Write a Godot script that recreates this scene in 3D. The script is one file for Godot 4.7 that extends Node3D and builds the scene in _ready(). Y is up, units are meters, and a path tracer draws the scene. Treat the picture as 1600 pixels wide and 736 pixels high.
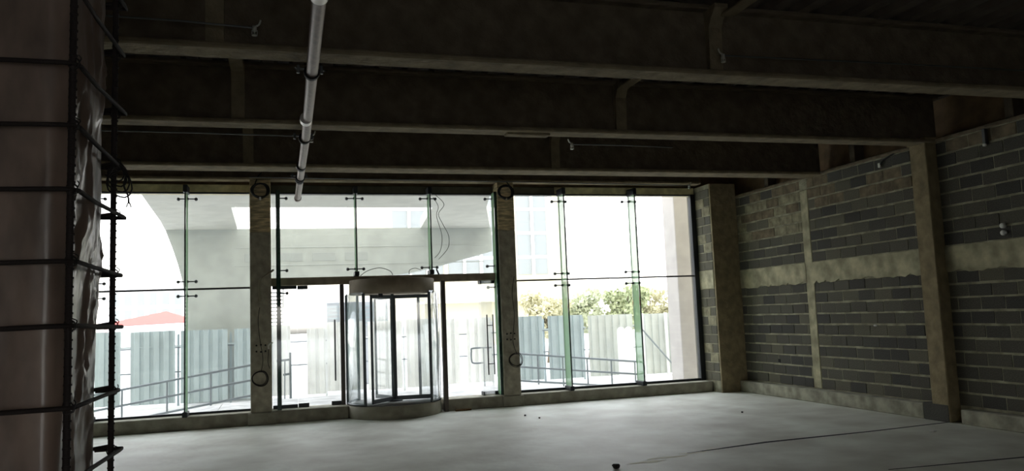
extends Node3D
# An unfinished shop unit looking out through a point-fixed glass front.
# x runs along the glass front to the right, y up, z from the glass (z = 0) into the room.

var M := {}
var used := {}
var rng := RandomNumberGenerator.new()

# ---------------------------------------------------------------- naming
func numbered(called: String) -> String:
	var n: int = used.get(called, -1) + 1
	used[called] = n
	return called if n == 0 else "%s_%03d" % [called, n]

func tag(o: Node, label: String, category: String, group := "", kind := "") -> Node:
	o.set_meta("label", label)
	o.set_meta("category", category)
	if group != "": o.set_meta("group", group)
	if kind != "": o.set_meta("kind", kind)
	return o

func base(called: String, at: Vector3, label: String, category: String, group := "", kind := "") -> Node3D:
	var o := Node3D.new()
	o.name = numbered(called)
	add_child(o, true)
	o.position = at
	tag(o, label, category, group, kind)
	return o

func put(called: String, m: Mesh, mat: Material, parent: Node = self, at := Vector3.ZERO) -> MeshInstance3D:
	var o := MeshInstance3D.new()
	if parent == self:
		o.name = numbered(called)
	else:
		var n: int = parent.get_meta("n_" + called, -1) + 1
		parent.set_meta("n_" + called, n)
		o.name = called if n == 0 else "%s_%03d" % [called, n]
	o.mesh = m
	for s in m.get_surface_count(): o.set_surface_override_material(s, mat)
	o.position = at
	parent.add_child(o, true)
	return o

func clean(n: Node) -> void:
	for k in n.get_meta_list():
		if k.begins_with("n_"): n.remove_meta(k)
	for c in n.get_children(): clean(c)

# ---------------------------------------------------------------- shapes
func start(smooth := false) -> SurfaceTool:
	var st := SurfaceTool.new()
	st.begin(Mesh.PRIMITIVE_TRIANGLES)
	st.set_smooth_group(0 if smooth else -1)
	return st

func done(st: SurfaceTool) -> ArrayMesh:
	st.generate_normals()
	return st.commit()

func tri(st: SurfaceTool, a: Vector3, b: Vector3, c: Vector3) -> void:   # counter-clockwise from the front
	st.add_vertex(a); st.add_vertex(c); st.add_vertex(b)

func quad(st: SurfaceTool, a: Vector3, b: Vector3, c: Vector3, d: Vector3) -> void:
	tri(st, a, b, c); tri(st, a, c, d)

func box(st: SurfaceTool, lo: Vector3, hi: Vector3, bevel := 0.0, tf := Transform3D()) -> void:
	st.set_smooth_group(-1)
	if bevel <= 0.0:
		var p := []
		for i in 8: p.append(tf * Vector3(hi.x if i & 1 else lo.x, hi.y if i & 2 else lo.y, hi.z if i & 4 else lo.z))
		quad(st, p[4], p[5], p[7], p[6]); quad(st, p[1], p[0], p[2], p[3])
		quad(st, p[5], p[1], p[3], p[7]); quad(st, p[0], p[4], p[6], p[2])
		quad(st, p[6], p[7], p[3], p[2]); quad(st, p[0], p[1], p[5], p[4])
		return
	var c := (lo + hi) / 2.0
	var h := (hi - lo) / 2.0
	var pts := {}
	for i in 8:
		var s := Vector3(1 if i & 1 else -1, 1 if i & 2 else -1, 1 if i & 4 else -1)
		for ax in 3:
			var q := Vector3(h.x - bevel, h.y - bevel, h.z - bevel)
			q[ax] = h[ax]
			pts[[i, ax]] = tf * (c + q * s)
	var bits := [1, 2, 4]
	for ax in 3:
		var u := (ax + 1) % 3
		var v := (ax + 2) % 3
		for s in 2:
			var b: int = bits[ax] * s
			var f := [pts[[b, ax]], pts[[b | bits[u], ax]], pts[[b | bits[u] | bits[v], ax]], pts[[b | bits[v], ax]]]
			if s == 0: f.reverse()
			quad(st, f[0], f[1], f[2], f[3])
		for k in 4:                                         # the edge strips that run along ax
			var b: int = (bits[u] if k & 1 else 0) | (bits[v] if k & 2 else 0)
			var t: int = b | bits[ax]
			var f := [pts[[b, u]], pts[[t, u]], pts[[t, v]], pts[[b, v]]]
			if (k == 0 or k == 3): f.reverse()
			f.reverse()
			quad(st, f[0], f[1], f[2], f[3])
	for i in 8:
		var odd := ((i & 1) + ((i >> 1) & 1) + ((i >> 2) & 1)) % 2 == 1
		if odd: tri(st, pts[[i, 0]], pts[[i, 1]], pts[[i, 2]])
		else: tri(st, pts[[i, 0]], pts[[i, 2]], pts[[i, 1]])

func boxm(lo: Vector3, hi: Vector3, bevel := 0.0, tf := Transform3D()) -> ArrayMesh:
	var st := start()
	box(st, lo, hi, bevel, tf)
	return done(st)

func tube(st: SurfaceTool, pts: Array, r: float, sides := 8, caps := true, r_end := -1.0) -> void:
	var n := pts.size()
	var rings := []
	var d0: Vector3 = (pts[1] - pts[0]).normalized()
	var up := Vector3.UP if absf(d0.y) < 0.9 else Vector3.RIGHT
	var a := d0.cross(up).normalized()
	for i in n:
		var d: Vector3 = (pts[mini(i + 1, n - 1)] - pts[maxi(i - 1, 0)]).normalized()
		a = (a - d * a.dot(d)).normalized()
		var b := d.cross(a)
		var rr := r if r_end < 0.0 else lerpf(r, r_end, float(i) / (n - 1))
		var ring := []
		for k in sides:
			var t := TAU * k / sides
			ring.append(pts[i] + (a * cos(t) + b * sin(t)) * rr)
		rings.append(ring)
	st.set_smooth_group(0)
	for i in n - 1:
		for k in sides:
			var k2 := (k + 1) % sides
			quad(st, rings[i][k], rings[i][k2], rings[i + 1][k2], rings[i + 1][k])
	st.set_smooth_group(-1)
	if caps:
		for k in range(1, sides - 1):
			tri(st, rings[0][0], rings[0][k + 1], rings[0][k])
			tri(st, rings[n - 1][0], rings[n - 1][k], rings[n - 1][k + 1])

func tubem(pts: Array, r: float, sides := 8) -> ArrayMesh:
	var st := start()
	tube(st, pts, r, sides)
	return done(st)

func smooth_path(keys: Array, per := 8) -> Array:
	var c := Curve3D.new()
	for i in keys.size():
		var t: Vector3 = (keys[mini(i + 1, keys.size() - 1)] - keys[maxi(i - 1, 0)]) / 6.0
		c.add_point(keys[i], -t, t)
	var out := []
	for i in keys.size() - 1:
		for k in per: out.append(c.sample(i, float(k) / per))
	out.append(keys[-1])
	return out

func lathe(st: SurfaceTool, prof: Array, seg := 16, tf := Transform3D(), a0 := 0.0, a1 := TAU, smooth := true) -> void:   # profile from the bottom up, outside
	st.set_smooth_group(0 if smooth else -1)
	for i in prof.size() - 1:
		for k in seg:
			var t := a0 + (a1 - a0) * k / seg
			var u := a0 + (a1 - a0) * (k + 1) / seg
			var p: Vector2 = prof[i]
			var q: Vector2 = prof[i + 1]
			var A := tf * Vector3(p.x * cos(t), p.y, -p.x * sin(t))
			var B := tf * Vector3(p.x * cos(u), p.y, -p.x * sin(u))
			var C := tf * Vector3(q.x * cos(u), q.y, -q.x * sin(u))
			var D := tf * Vector3(q.x * cos(t), q.y, -q.x * sin(t))
			if p.x > 0.0: tri(st, A, B, C)
			if q.x > 0.0: tri(st, A, C, D)

func prism(st: SurfaceTool, poly: PackedVector2Array, z0: float, z1: float, tf := Transform3D()) -> void:   # outline in xy, counter-clockwise, pushed along z
	st.set_smooth_group(-1)
	var pl := poly.duplicate()
	if Geometry2D.is_polygon_clockwise(pl): pl.reverse()
	var idx := Geometry2D.triangulate_polygon(pl)
	for i in range(0, idx.size(), 3):
		var a := pl[idx[i]]
		var b := pl[idx[i + 1]]
		var c := pl[idx[i + 2]]
		if (b - a).cross(c - a) < 0.0:
			var t := b
			b = c
			c = t
		tri(st, tf * Vector3(a.x, a.y, z1), tf * Vector3(b.x, b.y, z1), tf * Vector3(c.x, c.y, z1))
		tri(st, tf * Vector3(a.x, a.y, z0), tf * Vector3(c.x, c.y, z0), tf * Vector3(b.x, b.y, z0))
	for i in pl.size():
		var a := pl[i]
		var b := pl[(i + 1) % pl.size()]
		quad(st, tf * Vector3(a.x, a.y, z0), tf * Vector3(b.x, b.y, z0), tf * Vector3(b.x, b.y, z1), tf * Vector3(a.x, a.y, z1))

func ring_path(c: Vector3, rx: float, ry: float, turns := 1.0, seg := 28, jit := 0.0, depth := 0.0) -> Array:
	var out := []
	for i in int(seg * turns) + 1:
		var t := TAU * i / seg + 1.2
		var k := 1.0 + jit * sin(t * 2.3 + i * 0.11)
		out.append(c + Vector3(cos(t) * rx * k, sin(t) * ry * k, depth * i / (seg * turns)))
	return out

# ---------------------------------------------------------------- materials
func noise_tex(freq: float, oct: int, lo: float, hi: float, seed_: int, size := 512, kind := FastNoiseLite.TYPE_SIMPLEX_SMOOTH, tint_lo := Color.WHITE, tint_hi := Color.WHITE) -> NoiseTexture2D:
	var n := FastNoiseLite.new()
	n.noise_type = kind
	n.seed = seed_
	n.frequency = freq
	n.fractal_octaves = oct
	var g := Gradient.new()
	g.offsets = PackedFloat32Array([0.12, 0.88])
	g.colors = PackedColorArray([Color(lo, lo, lo) * tint_lo, Color(hi, hi, hi) * tint_hi])
	var t := NoiseTexture2D.new()
	t.width = size
	t.height = size
	t.seamless = true
	t.noise = n
	t.color_ramp = g
	return t

func mat(called: String, color: Color, rough := 0.9, tex: Texture2D = null, scale := Vector3.ONE, bump: Texture2D = null, bump_cm := 0.0, metal := 0.0) -> StandardMaterial3D:
	var m := StandardMaterial3D.new()
	m.resource_name = called
	m.albedo_color = color
	m.roughness = rough
	m.metallic = metal
	if tex:
		m.albedo_texture = tex
		m.uv1_triplanar = true
		m.uv1_world_triplanar = true
		m.uv1_scale = scale
	if bump:
		m.heightmap_enabled = true
		m.heightmap_texture = bump
		m.heightmap_scale = bump_cm
		m.uv1_triplanar = true
		m.uv1_world_triplanar = true
		m.uv1_scale = scale
	M[called] = m
	return m

func glass(called: String, color: Color, alpha: float) -> void:
	var m := StandardMaterial3D.new()
	m.resource_name = called
	m.albedo_color = Color(color, alpha)
	m.transparency = BaseMaterial3D.TRANSPARENCY_ALPHA
	m.roughness = 0.03
	M[called] = m

func materials() -> void:
	var mottle := noise_tex(0.009, 5, 0.80, 1.0, 11)
	var patch := noise_tex(0.006, 8, 0.84, 1.0, 5, 1024, FastNoiseLite.TYPE_SIMPLEX_SMOOTH, Color(1.0, 0.99, 0.97), Color(0.99, 1.0, 1.0))
	var faint := noise_tex(0.008, 4, 0.93, 1.0, 61)
	var blotch := noise_tex(0.012, 6, 0.72, 1.0, 15, 512)
	var speck := noise_tex(0.06, 4, 0.74, 1.0, 23)
	var lumps := noise_tex(0.02, 5, 0.0, 1.0, 31)
	var grit := noise_tex(0.08, 4, 0.0, 1.0, 37)
	var streak := noise_tex(0.012, 4, 0.72, 1.0, 41, 512, FastNoiseLite.TYPE_SIMPLEX_SMOOTH, Color(0.86, 0.84, 0.8), Color(1, 0.97, 0.9))
	mat("floor", Color(0.93, 0.932, 0.885), 0.6, patch, Vector3(0.13, 0.13, 0.13), grit, 0.3)
	mat("plaster_dust", Color(0.97, 0.96, 0.88), 0.9)
	mat("joint_dark", Color(0.19, 0.19, 0.19), 0.9)
	mat("sill_concrete", Color(0.70, 0.68, 0.61), 0.9, mottle, Vector3(0.6, 0.6, 0.6), lumps, 0.5)
	mat("mortar", Color(0.70, 0.685, 0.58), 0.95, blotch, Vector3(0.5, 0.5, 0.5), grit, 0.6)
	var tones := [Color(0.42, 0.41, 0.37), Color(0.45, 0.44, 0.39), Color(0.39, 0.385, 0.355), Color(0.49, 0.475, 0.41), Color(0.36, 0.355, 0.335)]
	for i in 5: mat("block_%s" % ["grey", "mid", "dark", "warm", "deep"][i], tones[i], 0.95, speck, Vector3(1.7, 1.7, 1.7), grit, 0.5)
	mat("block_smeared", Color(0.66, 0.635, 0.52), 0.95, blotch, Vector3(0.8, 0.8, 0.8), lumps, 0.4)
	mat("block_stained", Color(0.55, 0.495, 0.40), 0.95, blotch, Vector3(0.7, 0.7, 0.7), lumps, 0.4)
	mat("band_concrete", Color(0.80, 0.775, 0.64), 0.92, blotch, Vector3(0.45, 0.45, 0.45), lumps, 0.5)
	mat("kerb_concrete", Color(0.70, 0.69, 0.61), 0.92, blotch, Vector3(0.5, 0.5, 0.5), lumps, 0.5)
	mat("column_tan", Color(0.62, 0.56, 0.43), 0.9, mottle, Vector3(0.8, 0.8, 0.8), lumps, 0.6)
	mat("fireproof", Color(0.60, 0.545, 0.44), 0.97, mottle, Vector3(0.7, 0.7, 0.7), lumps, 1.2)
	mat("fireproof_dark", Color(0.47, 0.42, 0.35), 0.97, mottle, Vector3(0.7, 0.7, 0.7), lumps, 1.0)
	mat("deck", Color(0.42, 0.38, 0.34), 0.8, mottle, Vector3(0.5, 0.5, 0.5))
	mat("upper_panel", Color(0.56, 0.46, 0.34), 0.9, mottle, Vector3(0.6, 0.6, 0.6))
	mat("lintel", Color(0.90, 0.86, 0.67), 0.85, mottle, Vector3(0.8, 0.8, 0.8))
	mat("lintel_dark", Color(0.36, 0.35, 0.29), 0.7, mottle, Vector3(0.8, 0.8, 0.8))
	mat("front_column", Color(0.72, 0.69, 0.61), 0.9, mottle, Vector3(0.9, 0.9, 0.9), lumps, 0.4)
	mat("form_face", Color(0.93, 0.87, 0.73), 0.85, streak, Vector3(0.5, 2.6, 0.5))
	mat("transom", Color(0.68, 0.62, 0.54), 0.8, mottle, Vector3(0.7, 0.7, 0.7))
	mat("plaster_wall", Color(0.42, 0.41, 0.38), 0.95, mottle, Vector3(0.3, 0.3, 0.3))
	mat("frame_metal", Color(0.2, 0.21, 0.22), 0.45, null, Vector3.ONE, null, 0.0, 0.6)
	mat("door_metal", Color(0.33, 0.35, 0.36), 0.45, null, Vector3.ONE, null, 0.0, 0.5)
	mat("silicone", Color(0.1, 0.1, 0.1), 0.6)
	mat("steel", Color(0.42, 0.43, 0.43), 0.4, null, Vector3.ONE, null, 0.0, 0.8)
	mat("handle_steel", Color(0.3, 0.31, 0.32), 0.35, null, Vector3.ONE, null, 0.0, 0.8)
	mat("post_metal", Color(0.36, 0.33, 0.30), 0.5, null, Vector3.ONE, null, 0.0, 0.3)
	mat("pipe_paint", Color(0.52, 0.445, 0.40), 0.45, mottle, Vector3(2, 2, 2), null, 0.0, 0.35)
	mat("pipe_band", Color(0.85, 0.83, 0.8), 0.4, null, Vector3.ONE, null, 0.0, 0.5)
	mat("rubber", Color(0.08, 0.07, 0.07), 0.7)
	mat("bright_metal", Color(0.8, 0.8, 0.76), 0.35, null, Vector3.ONE, null, 0.0, 0.6)
	mat("rebar", Color(0.17, 0.13, 0.12), 0.8, speck, Vector3(4, 4, 4))
	mat("wire", Color(0.12, 0.1, 0.09), 0.7)
	mat("cable_black", Color(0.09, 0.085, 0.08), 0.6)
	mat("conduit_pale", Color(0.6, 0.57, 0.48), 0.7)
	var film := mat("film", Color(0.58, 0.495, 0.44), 0.4, blotch, Vector3(1.1, 0.5, 1.1))
	film.clearcoat_enabled = true
	film.clearcoat = 0.35
	film.clearcoat_roughness = 0.25
	mat("core_concrete", Color(0.5, 0.45, 0.4), 0.9, mottle, Vector3.ONE)
	mat("white_plastic", Color(0.88, 0.88, 0.85), 0.5)
	mat("wood", Color(0.55, 0.42, 0.27), 0.8, streak, Vector3(3, 12, 3))
	mat("rubble", Color(0.22, 0.2, 0.19), 0.95, speck, Vector3(6, 6, 6))
	# outside
	mat("ground", Color(0.86, 0.86, 0.85), 0.95, mottle, Vector3(0.15, 0.15, 0.15))
	mat("terrace", Color(0.87, 0.87, 0.87), 0.85, mottle, Vector3(0.4, 0.4, 0.4))
	mat("sheet_blue", Color(0.665, 0.72, 0.74), 0.6, faint, Vector3(0.3, 0.3, 0.3))
	mat("sheet_pale", Color(0.78, 0.80, 0.785), 0.6, faint, Vector3(0.3, 0.3, 0.3))
	mat("sheet_white", Color(0.90, 0.91, 0.91), 0.6, faint, Vector3(0.3, 0.3, 0.3))
	mat("rail_grey", Color(0.52, 0.55, 0.57), 0.5, null, Vector3.ONE, null, 0.0, 0.4)
	mat("canopy", Color(0.74, 0.74, 0.71), 0.85, faint, Vector3(0.3, 0.3, 0.3))
	mat("canopy_beam", Color(0.70, 0.72, 0.71), 0.85, faint, Vector3(0.3, 0.3, 0.3))
	mat("canopy_recess", Color(0.64, 0.66, 0.655), 0.85)
	mat("pillar", Color(0.72, 0.70, 0.685), 0.85, faint, Vector3(0.3, 0.3, 0.3))
	mat("cream", Color(0.84, 0.815, 0.73), 0.9)
	mat("white_wall", Color(0.93, 0.93, 0.93), 0.9)
	mat("far_window", Color(0.60, 0.62, 0.625), 0.4)
	mat("cabin_grey", Color(0.68, 0.69, 0.71), 0.8)
	mat("red_roof", Color(0.84, 0.40, 0.37), 0.8)
	mat("bark", Color(0.4, 0.34, 0.27), 0.9)
	for i in 3:
		var lf := mat("leaf_%s" % ["green", "yellow", "pale"][i], [Color(0.74, 0.77, 0.62), Color(0.82, 0.80, 0.68), Color(0.80, 0.82, 0.71)][i], 0.8)
		lf.cull_mode = BaseMaterial3D.CULL_DISABLED
		lf.backlight_enabled = true
		lf.backlight = Color(0.3, 0.3, 0.24)
	glass("pane", Color(0.84, 0.90, 0.88), 0.055)
	glass("fin", Color(0.68, 0.83, 0.68), 0.58)
	glass("fin_edge", Color(0.16, 0.27, 0.24), 0.85)
	glass("curved", Color(0.66, 0.80, 0.79), 0.16)
	M.fin.roughness = 0.6
	M.fin.specular_mode = BaseMaterial3D.SPECULAR_DISABLED

# ---------------------------------------------------------------- the scene
func _ready() -> void:
	rng.seed = 7
	var cam := Camera3D.new()
	cam.name = "camera"
	cam.fov = rad_to_deg(2.0 * atan(368.0 / 1223.66))
	cam.transform = Transform3D(Basis(Vector3(0.959937, -0.039387, 0.277433), Vector3(0.009733, 0.994161, 0.107465), Vector3(-0.280046, -0.100459, 0.954716)), Vector3(0, 1.84, 15.8))
	cam.near = 0.05
	cam.far = 500.0
	add_child(cam)
	cam.current = true
	var we := WorldEnvironment.new()
	we.name = "environment"
	var env := Environment.new()
	var sky_m := ProceduralSkyMaterial.new()
	sky_m.sky_top_color = Color(0.94, 0.965, 1.0)
	sky_m.sky_horizon_color = Color(1.0, 0.985, 0.945)
	sky_m.ground_horizon_color = Color(0.9, 0.89, 0.86)
	sky_m.ground_bottom_color = Color(0.5, 0.49, 0.47)
	sky_m.sky_energy_multiplier = 1.6
	sky_m.ground_energy_multiplier = 0.6
	var sky := Sky.new()
	sky.sky_material = sky_m
	env.sky = sky
	env.background_mode = Environment.BG_SKY
	env.ambient_light_source = Environment.AMBIENT_SOURCE_SKY
	env.tonemap_mode = Environment.TONE_MAPPER_LINEAR
	env.tonemap_exposure = 1.95
	env.sdfgi_enabled = true
	env.ssao_enabled = true
	env.ssil_enabled = true
	we.environment = env
	add_child(we)
	materials()
	shell()
	right_wall()
	beams()
	glass_front()
	doors()
	front_columns()
	outside()
	wrapped_column()
	pipes()
	small_things()
	for c in get_children(): clean(c)

func V(x: float, y: float, z: float) -> Vector3:
	return Vector3(x, y, z)

# ---------------------------------------------------------------- room shell
func shell() -> void:
	var fl := base("floor", V(0, 0, 0), "bare grey concrete floor of the empty shop unit, dusty and unfinished", "floor", "", "structure")
	put("slab", boxm(V(-8.3, -0.3, -0.15), V(10.1, 0, 22.3)), M.floor, fl)
	var st := start()
	prism(st, PackedVector2Array([V2(4.9, -6.62), V2(6.2, -6.44), V2(7.9, -6.37), V2(9.42, -6.24), V2(9.42, -6.205), V2(7.9, -6.325), V2(6.2, -6.36), V2(4.9, -6.6)]), 0.0, 0.003, Transform3D(Basis(Vector3.RIGHT, -PI / 2), V(0, 0, 0)))
	tag(put("expansion_joint", done(st), M.joint_dark, fl), "dark straight joint line across the floor to the tan wall column", "").remove_meta("category")
	st = start()
	prism(st, PackedVector2Array([V2(6.3, -8.53), V2(8.2, -8.68), V2(9.4, -8.75), V2(9.4, -8.72), V2(8.2, -8.64), V2(6.3, -8.515)]), 0.0, 0.003, Transform3D(Basis(Vector3.RIGHT, -PI / 2), V(0, 0, 0)))
	put("expansion_joint", done(st), M.joint_dark, fl)
	for q in [[4.55, 6.75, 0.30, 0.05], [5.0, 6.62, 0.22, 0.04], [4.2, 6.9, 0.25, 0.06], [5.35, 6.5, 0.18, 0.03]]:
		st = start()
		var sp := PackedVector2Array()
		for k in 16: sp.append(V2(q[2] * cos(TAU * k / 16) * rng.randf_range(0.75, 1.1), q[3] * sin(TAU * k / 16) * rng.randf_range(0.6, 1.2)))
		prism(st, sp, 0.0, 0.002, Transform3D(Basis(Vector3.RIGHT, -PI / 2), V(q[0], 0, q[1])))
		put("plaster_scuff", done(st), M.plaster_dust, fl)
	# ribbed metal deck
	var prof := PackedVector2Array()
	var x := -8.3
	while x < 10.0:
		for q in [V2(0, 5.0), V2(0.13, 5.0), V2(0.17, 4.93), V2(0.30, 4.93), V2(0.34, 5.0)]: prof.append(V2(x + q.x, q.y))
		x += 0.344
	prof.append(V2(x, 5.25))
	prof.append(V2(-8.3, 5.25))
	st = start()
	prism(st, prof, -0.3, 22.3)
	tag(put("ceiling", done(st), M.deck), "dark ribbed metal deck ceiling above the deep beams", "ceiling", "", "structure")
	tag(put("wall_left", boxm(V(-8.3, 0, -0.3), V(-8, 5.0, 22.3)), M.plaster_wall), "plain bare wall at the far left side, hidden behind the wrapped column", "wall", "", "structure")
	var wb := base("wall_back", V(0, 0, 0), "bare wall behind the camera with one wide open goods entrance", "wall", "", "structure")
	for q in [[-8.3, -0.6, 0.0, 5.0], [2.4, 10.1, 0.0, 5.0], [-0.6, 2.4, 2.6, 5.0]]: put("wall_piece", boxm(V(q[0], q[2], 22), V(q[1], q[3], 22.3)), M.plaster_wall, wb)
	# front wall: what is solid round the glass
	var wf := base("wall_front", V(0, 0, 0), "bare wall strip over and beside the glass front, with an olive lintel", "wall", "", "structure")
	put("upper_wall", boxm(V(-8, 4.54, -0.3), V(10.1, 5.0, -0.02)), M.upper_panel, wf)
	put("side_wall", boxm(V(-8, 0, -0.3), V(-4.65, 4.54, 0.1)), M.plaster_wall, wf)
	put("end_wall", boxm(V(8.97, 0, -0.3), V(10.1, 4.54, 0.0)), M.plaster_wall, wf)
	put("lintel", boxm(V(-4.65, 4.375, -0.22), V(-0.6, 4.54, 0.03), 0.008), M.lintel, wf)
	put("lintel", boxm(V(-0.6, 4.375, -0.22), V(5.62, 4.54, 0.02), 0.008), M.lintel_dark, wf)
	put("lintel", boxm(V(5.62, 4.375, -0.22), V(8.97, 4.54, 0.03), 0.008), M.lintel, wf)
	# upstand below the glass
	var t1 := base("trim_1", V(0, 0, 0), "long rough concrete upstand below the left glass and the left door", "sill", "", "structure")
	put("upstand", boxm(V(-4.65, 0, -0.2), V(1.15, 0.235, 0.35), 0.012), M.sill_concrete, t1)
	put("pedestal", boxm(V(-0.66, 0.0, 0.3), V(-0.16, 0.225, 0.42), 0.012), M.sill_concrete, t1)
	var t2 := base("trim_2", V(0, 0, 0), "long rough concrete upstand below the right glass bay and the open glass door", "sill", "", "structure")
	put("upstand", boxm(V(3.02, 0, -0.2), V(8.97, 0.225, 0.35), 0.012), M.sill_concrete, t2)
	put("pedestal", boxm(V(4.2, 0.0, 0.3), V(4.64, 0.215, 0.4), 0.012), M.sill_concrete, t2)
	# transom over the doors
	tag(put("trim_3", boxm(V(-0.26, 2.565, -0.1), V(4.26, 2.715, 0.13), 0.01), M.transom), "brown transom beam running over the two glass doors and the revolving door", "transom", "", "structure")
	# the rest of the building over and beside the shop: the mass that shades the yard
	var um := base("wall_outer", V(0, 0, 0), "the storeys of the building over and beside the shop unit, out of view", "building", "", "structure")
	put("storeys", boxm(V(-8.3, 5.26, -0.35), V(50, 28, 22.3)), M.cream, um)
	put("flank", boxm(V(-45, -0.5, -0.35), V(-8.4, 5.25, 22.3)), M.cream, um)
	put("storeys", boxm(V(-45, 5.26, -0.35), V(-8.3, 28, 22.3)), M.cream, um)
	put("flank", boxm(V(12.3, -0.5, -0.35), V(50, 5.25, 22.3)), M.cream, um)
	# solid threshold behind the upstand
	tag(put("trim_4", boxm(V(-4.65, -0.5, -0.42), V(8.97, 0.19, -0.2)), M.terrace), "pale outer threshold strip along the foot of the glass front", "threshold", "", "structure")

func V2(x: float, y: float) -> Vector2:
	return Vector2(x, y)

# ---------------------------------------------------------------- block wall on the right
func block_panel(parent: Node, z0: float, z1: float, y0: float, courses: int, smear: Callable, facing := "x", plane := 9.62, lo_x := 0.0) -> void:
	var keys := ["block_grey", "block_mid", "block_dark", "block_grey", "block_deep", "block_mid", "block_warm"]
	var shared := {}
	for c in courses:
		var y := y0 + 0.2 * c
		var z := z0 - (0.2 if c % 2 else 0.0) - rng.randf() * 0.06
		while z < z1 - 0.03:
			var a := maxf(z, z0) + 0.005
			var b := minf(z + 0.4, z1) - 0.005
			z += 0.4
			if b - a < 0.05: continue
			var jut := rng.randf_range(0.0, 0.005)
			var m: ArrayMesh
			var hh := 0.2 - 0.030
			var full := absf(b - a - 0.39) < 0.001
			var key := "%d" % (rng.randi() % 4)
			if full and shared.has(key):
				m = shared[key]
			else:
				var st := start()
				if facing == "x": box(st, V(-0.008 - 0.003 * (int(key) % 3), 0, 0), V(0.08, hh - 0.001 * int(key), b - a), 0.004 + 0.001 * (int(key) % 3))
				m = done(st)
				if full: shared[key] = m
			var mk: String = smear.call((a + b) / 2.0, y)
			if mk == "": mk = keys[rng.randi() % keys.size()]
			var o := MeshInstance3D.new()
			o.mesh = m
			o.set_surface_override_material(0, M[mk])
			var n: int = parent.get_meta("n_concrete_block", -1) + 1
			parent.set_meta("n_concrete_block", n)
			o.name = "concrete_block" if n == 0 else "concrete_block_%03d" % n
			o.position = V(plane - jut + rng.randf_range(0, 0.003), y + 0.015 + rng.randf_range(-0.005, 0.005), a)
			parent.add_child(o, true)

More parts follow.
